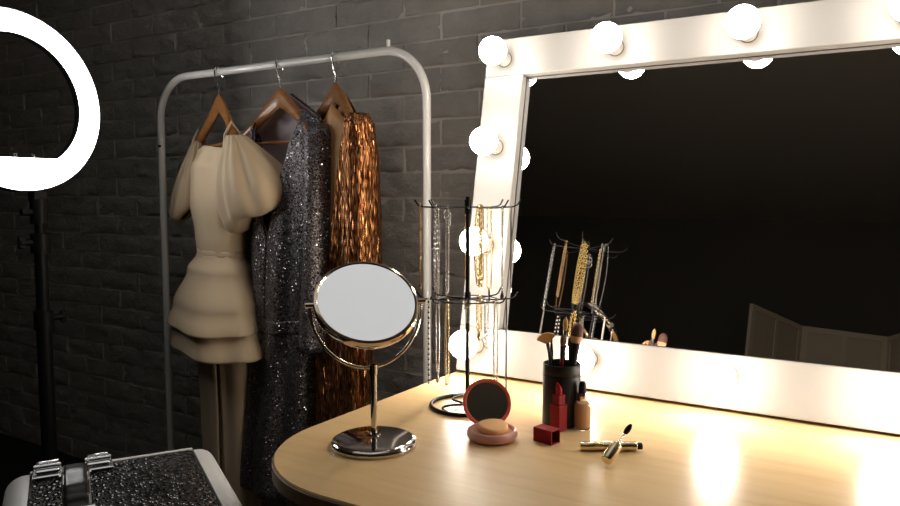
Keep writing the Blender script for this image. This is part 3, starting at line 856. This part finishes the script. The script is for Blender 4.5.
# ------------------------------------------------------------------ foundation bottle
fk = V((-.4385, 1.099, DZ))
t = thing('foundation_bottle', 'small glass bottle of beige foundation with black dropper cap', 'bottle', fk)
obj('glass_body', MB().lathe([(.0002, 0), (.0115, 0), (.0130, .0015), (.0133, .004), (.0133, .034), (.0125, .039), (.0100, .0435), (.0066, .046), (.0064, .050)], 48), M['glass'], t)
obj('foundation', MB().lathe([(.0002, .0030), (.0112, .0032), (.0121, .005), (.0121, .0335), (.0112, .0385), (.0085, .0420), (.0002, .0420)], 40), M['liquid'], t)
obj('neck_collar', MB().lathe([(.0072, .0455), (.0076, .046), (.0076, .0575), (.0070, .0585), (.003, .0585)], 32), M['steel'], t)
obj('dropper_bulb', MB().lathe([(.0058, .058), (.0062, .060), (.0060, .068), (.0052, .0735), (.0036, .0765), (.0002, .0775)], 28), BP, t)

# ------------------------------------------------------------------ mascara tube and its wand
mk = V((-.3635, 1.0245, DZ)); dr = V((.848, .53, 0))
t = thing('mascara_tube', 'shiny gold mascara tube with black neck lying flat', 'mascara', mk, math.atan2(.53, .848))
g = MB(); g.M = Matrix.Translation((0, 0, .0068)) @ Matrix.Rotation(PI / 2, 4, 'Y')
g.lathe([(.0002, -.0455), (.0060, -.0455), (.0067, -.0445), (.0067, -.012), (.0064, -.0115), (.0067, -.011), (.0067, .0365), (.0058, .0375), (.0048, .0375)], 32)
obj('tube_body', g, M['pale_gold'], t)
g = MB(); g.M = Matrix.Translation((0, 0, .0068)) @ Matrix.Rotation(PI / 2, 4, 'Y'); g.lathe([(.0048, .0372), (.0050, .0385), (.0050, .0445), (.0042, .0455), (.0002, .0455)], 24)
obj('tube_neck', g, BP, t)
A = V((-.3471, .9594, .7585)); D = V((.0049, .0254, .0135)).normalized()
t = thing('mascara_wand', 'gold capped mascara wand propped across the gold tube', 'mascara', A)
mx = axis_matrix((0, 0, 0), D)
g = MB(); g.M = mx; g.lathe([(.0002, 0), (.0070, 0), (.0080, .0012), (.0080, .031), (.0066, .0325), (.003, .0325)], 32); obj('wand_cap', g, M['pale_gold'], t)
g = MB(); g.M = mx; g.lathe([(.0040, .032), (.0040, .036), (.0013, .037), (.0013, .060)], 14); obj('wand_stem', g, M['steel'], t)
g = MB(); g.M = mx; prof = []
for k in range(25):
    f = k / 24; e = math.sin(PI * (.12 + .80 * f)) ** .7 * .0042
    prof.append((e * (1 if k % 2 else .72), .055 + f * .021))
g.lathe(prof + [(.0002, .0765)], 18); obj('wand_brush', g, BP, t)

# ------------------------------------------------------------------ makeup case on a stool
e1 = V((.505, .863, 0)).normalized(); e2 = V((-.863, .505, 0)).normalized()
ZT = .682
B_r = V((-1.034, .862, 0))                    # far corner by the dress
Wc, Dc = .318, .285
cc = B_r - e1 * (Wc / 2 - .004) - e2 * (Dc / 2 - .002)
t = thing('stool', 'round black stool under the makeup case', 'stool', (cc.x, cc.y, 0))
obj('seat', MB().lathe([(.0002, .425), (.15, .425), (.158, .432), (.158, .446), (.150, .4535), (.0002, .4545)], 48), M['leather'], t)
for k in range(4):
    a = PI / 4 + k * PI / 2; u = V((math.cos(a), math.sin(a), 0))
    obj('leg', MB().tube([u * .12 + V((0, 0, .427)), u * .15], .011, 12), M['black_metal'], t)
obj('foot_ring', MB().torus((0, 0, .18), (0, 0, 1), .138, .007, 48, 10), M['black_metal'], t)
z0 = .4548
t = thing('makeup_case', 'black crocodile makeup case with rounded aluminium ends and chrome handle', 'case', (cc.x, cc.y, z0), math.atan2(e1.y, e1.x))
H = ZT - z0; wx, wy = Wc / 2, Dc / 2; sw = .036
obj('case_body', MB().box((-wx + sw, -wy, .0), (wx - sw, wy, H * .62), .004), M['croc'], t, False)
obj('case_lid', MB().box((-wx + sw, -wy, H * .625), (wx - sw, wy, H), .004), M['croc'], t, False)
def end_profile(s):
    # rounded aluminium end: quarter-round along the upper edge
    pr = [(wx - sw, H + .001)]
    R_ = .030
    for k in range(9):
        a = PI / 2 - PI / 2 * k / 8; pr.append((wx - R_ + R_ * math.cos(a), H + .001 - R_ + R_ * math.sin(a)))
    pr += [(wx, .004), (wx - .004, 0), (wx - sw, 0)]
    rows = []
    for y, ins in ((-wy - .001, .012), (-wy + .002, .004), (-wy + .012, 0), (wy - .012, 0), (wy - .002, .004), (wy + .001, .012)):
        rows.append([(s * (x - ins * (1 if x > wx - sw + .004 else 0)), y, z - (ins if z > H * .5 else 0)) for x, z in pr])
    return MB().grid(rows, True, True, True)
for s in (-1, 1):
    obj('aluminium_end', end_profile(s), M['alu'], t)
g = MB(); g.box((-wx + sw, wy - .006, H - .004), (wx - sw, wy + .0015, H + .0015), .001); obj('edge_trim', g, M['alu'], t, False); g = MB(); g.box((-wx + sw, -wy - .0015, H - .004), (wx - sw, -wy + .006, H + .0015), .001)
obj('edge_trim', g, M['alu'], t, False)
for x, s in ((-.098, 1), (-.026, -1)):
    g = MB(); g.box((x - .022, wy - .040, H), (x + .022, wy - .006, H + .004), .001)
    g.box((x - .017, wy - .034, H + .004), (x + .017, wy - .012, H + .012), .002)
    lo = obj('latch', g, M['steel'], t, False)
    g = MB(); g.tube([(x - .015, wy - .014, H + .013), (x - .015, wy + .004, H + .012), (x + .015, wy + .004, H + .012), (x + .015, wy - .014, H + .013)], .0022, 8); g.tube([(x - .019, wy - .023, H + .014), (x + .019, wy - .023, H + .014)], .004, 10)
    obj('latch_clasp', g, M['steel'], lo)
hx0 = -.060
for y in (wy - .078, -wy + .062):
    g = MB(); g.box((hx0 - .020, y - .013, H), (hx0 + .020, y + .013, H + .005), .001); g.tube([(hx0 - .022, y, H + .012), (hx0 + .022, y, H + .012)], .0065, 12)
    ho = obj('handle_mount', g, M['steel'], t, False)
    g = MB(); g.ball((hx0 - .014, y + .009, H + .006), .0035); g.ball((hx0 + .014, y + .009, H + .006), .0035); obj('rivet', g, M['steel'], ho)
ys = [(wy - .078), wy - .088, wy - .108, 0, -wy + .095, -wy + .075, -wy + .062]; zs = [.012, .026, .034, .038, .034, .026, .012]
g = MB(); rows = []
for i in range(25):
    f = i / 24 * 6; k = min(5, int(f)); q = f - k; y = ys[k] + (ys[k + 1] - ys[k]) * q; z = zs[k] + (zs[k + 1] - zs[k]) * (q * q * (3 - 2 * q))
    rows.append([(hx0 + .0155 * math.copysign(abs(math.cos(a)) ** .5, math.cos(a)), y, H + z + .0055 * math.copysign(abs(math.sin(a)) ** .5, math.sin(a))) for a in [2 * PI * j / 20 for j in range(20)]])
g.grid(rows, True, True, True); ho = obj('handle', g, M['dark_grip'], t)
for s in (-1, 1):
    g = MB(); g.tube([(hx0 + s * .0165, ys[0] + (ys[-1] - ys[0]) * i / 24, r[5][2] - .0052) for i, r in enumerate(rows)], .0020, 8); obj('handle_trim', g, M['steel'], ho)

# ------------------------------------------------------------------ camera and world
w = bpy.data.worlds.new('World'); bpy.context.scene.world = w; w.use_nodes = True
w.node_tree.nodes['Background'].inputs['Color'].default_value = (0, 0, 0, 1)
cam = bpy.data.cameras.new('Camera'); co = bpy.data.objects.new('Camera', cam); C.objects.link(co)
cam.sensor_width = 36; cam.lens = 36 * 745 / 900; cam.clip_start = .02
co.location = (0, 0, 1.1245)
co.rotation_euler = (PI / 2 - .079846, 0, .558815)
sc = bpy.context.scene; sc.camera = co
sc.view_settings.view_transform = 'Standard'; sc.view_settings.look = 'None'
sc.view_settings.exposure = 0.; sc.view_settings.gamma = 1.; sc.view_settings.use_curve_mapping = False
sc.cycles.use_denoising = True
sc.cycles.sample_clamp_indirect = 4.
sc.cycles.max_bounces = 8; sc.cycles.caustics_reflective = True
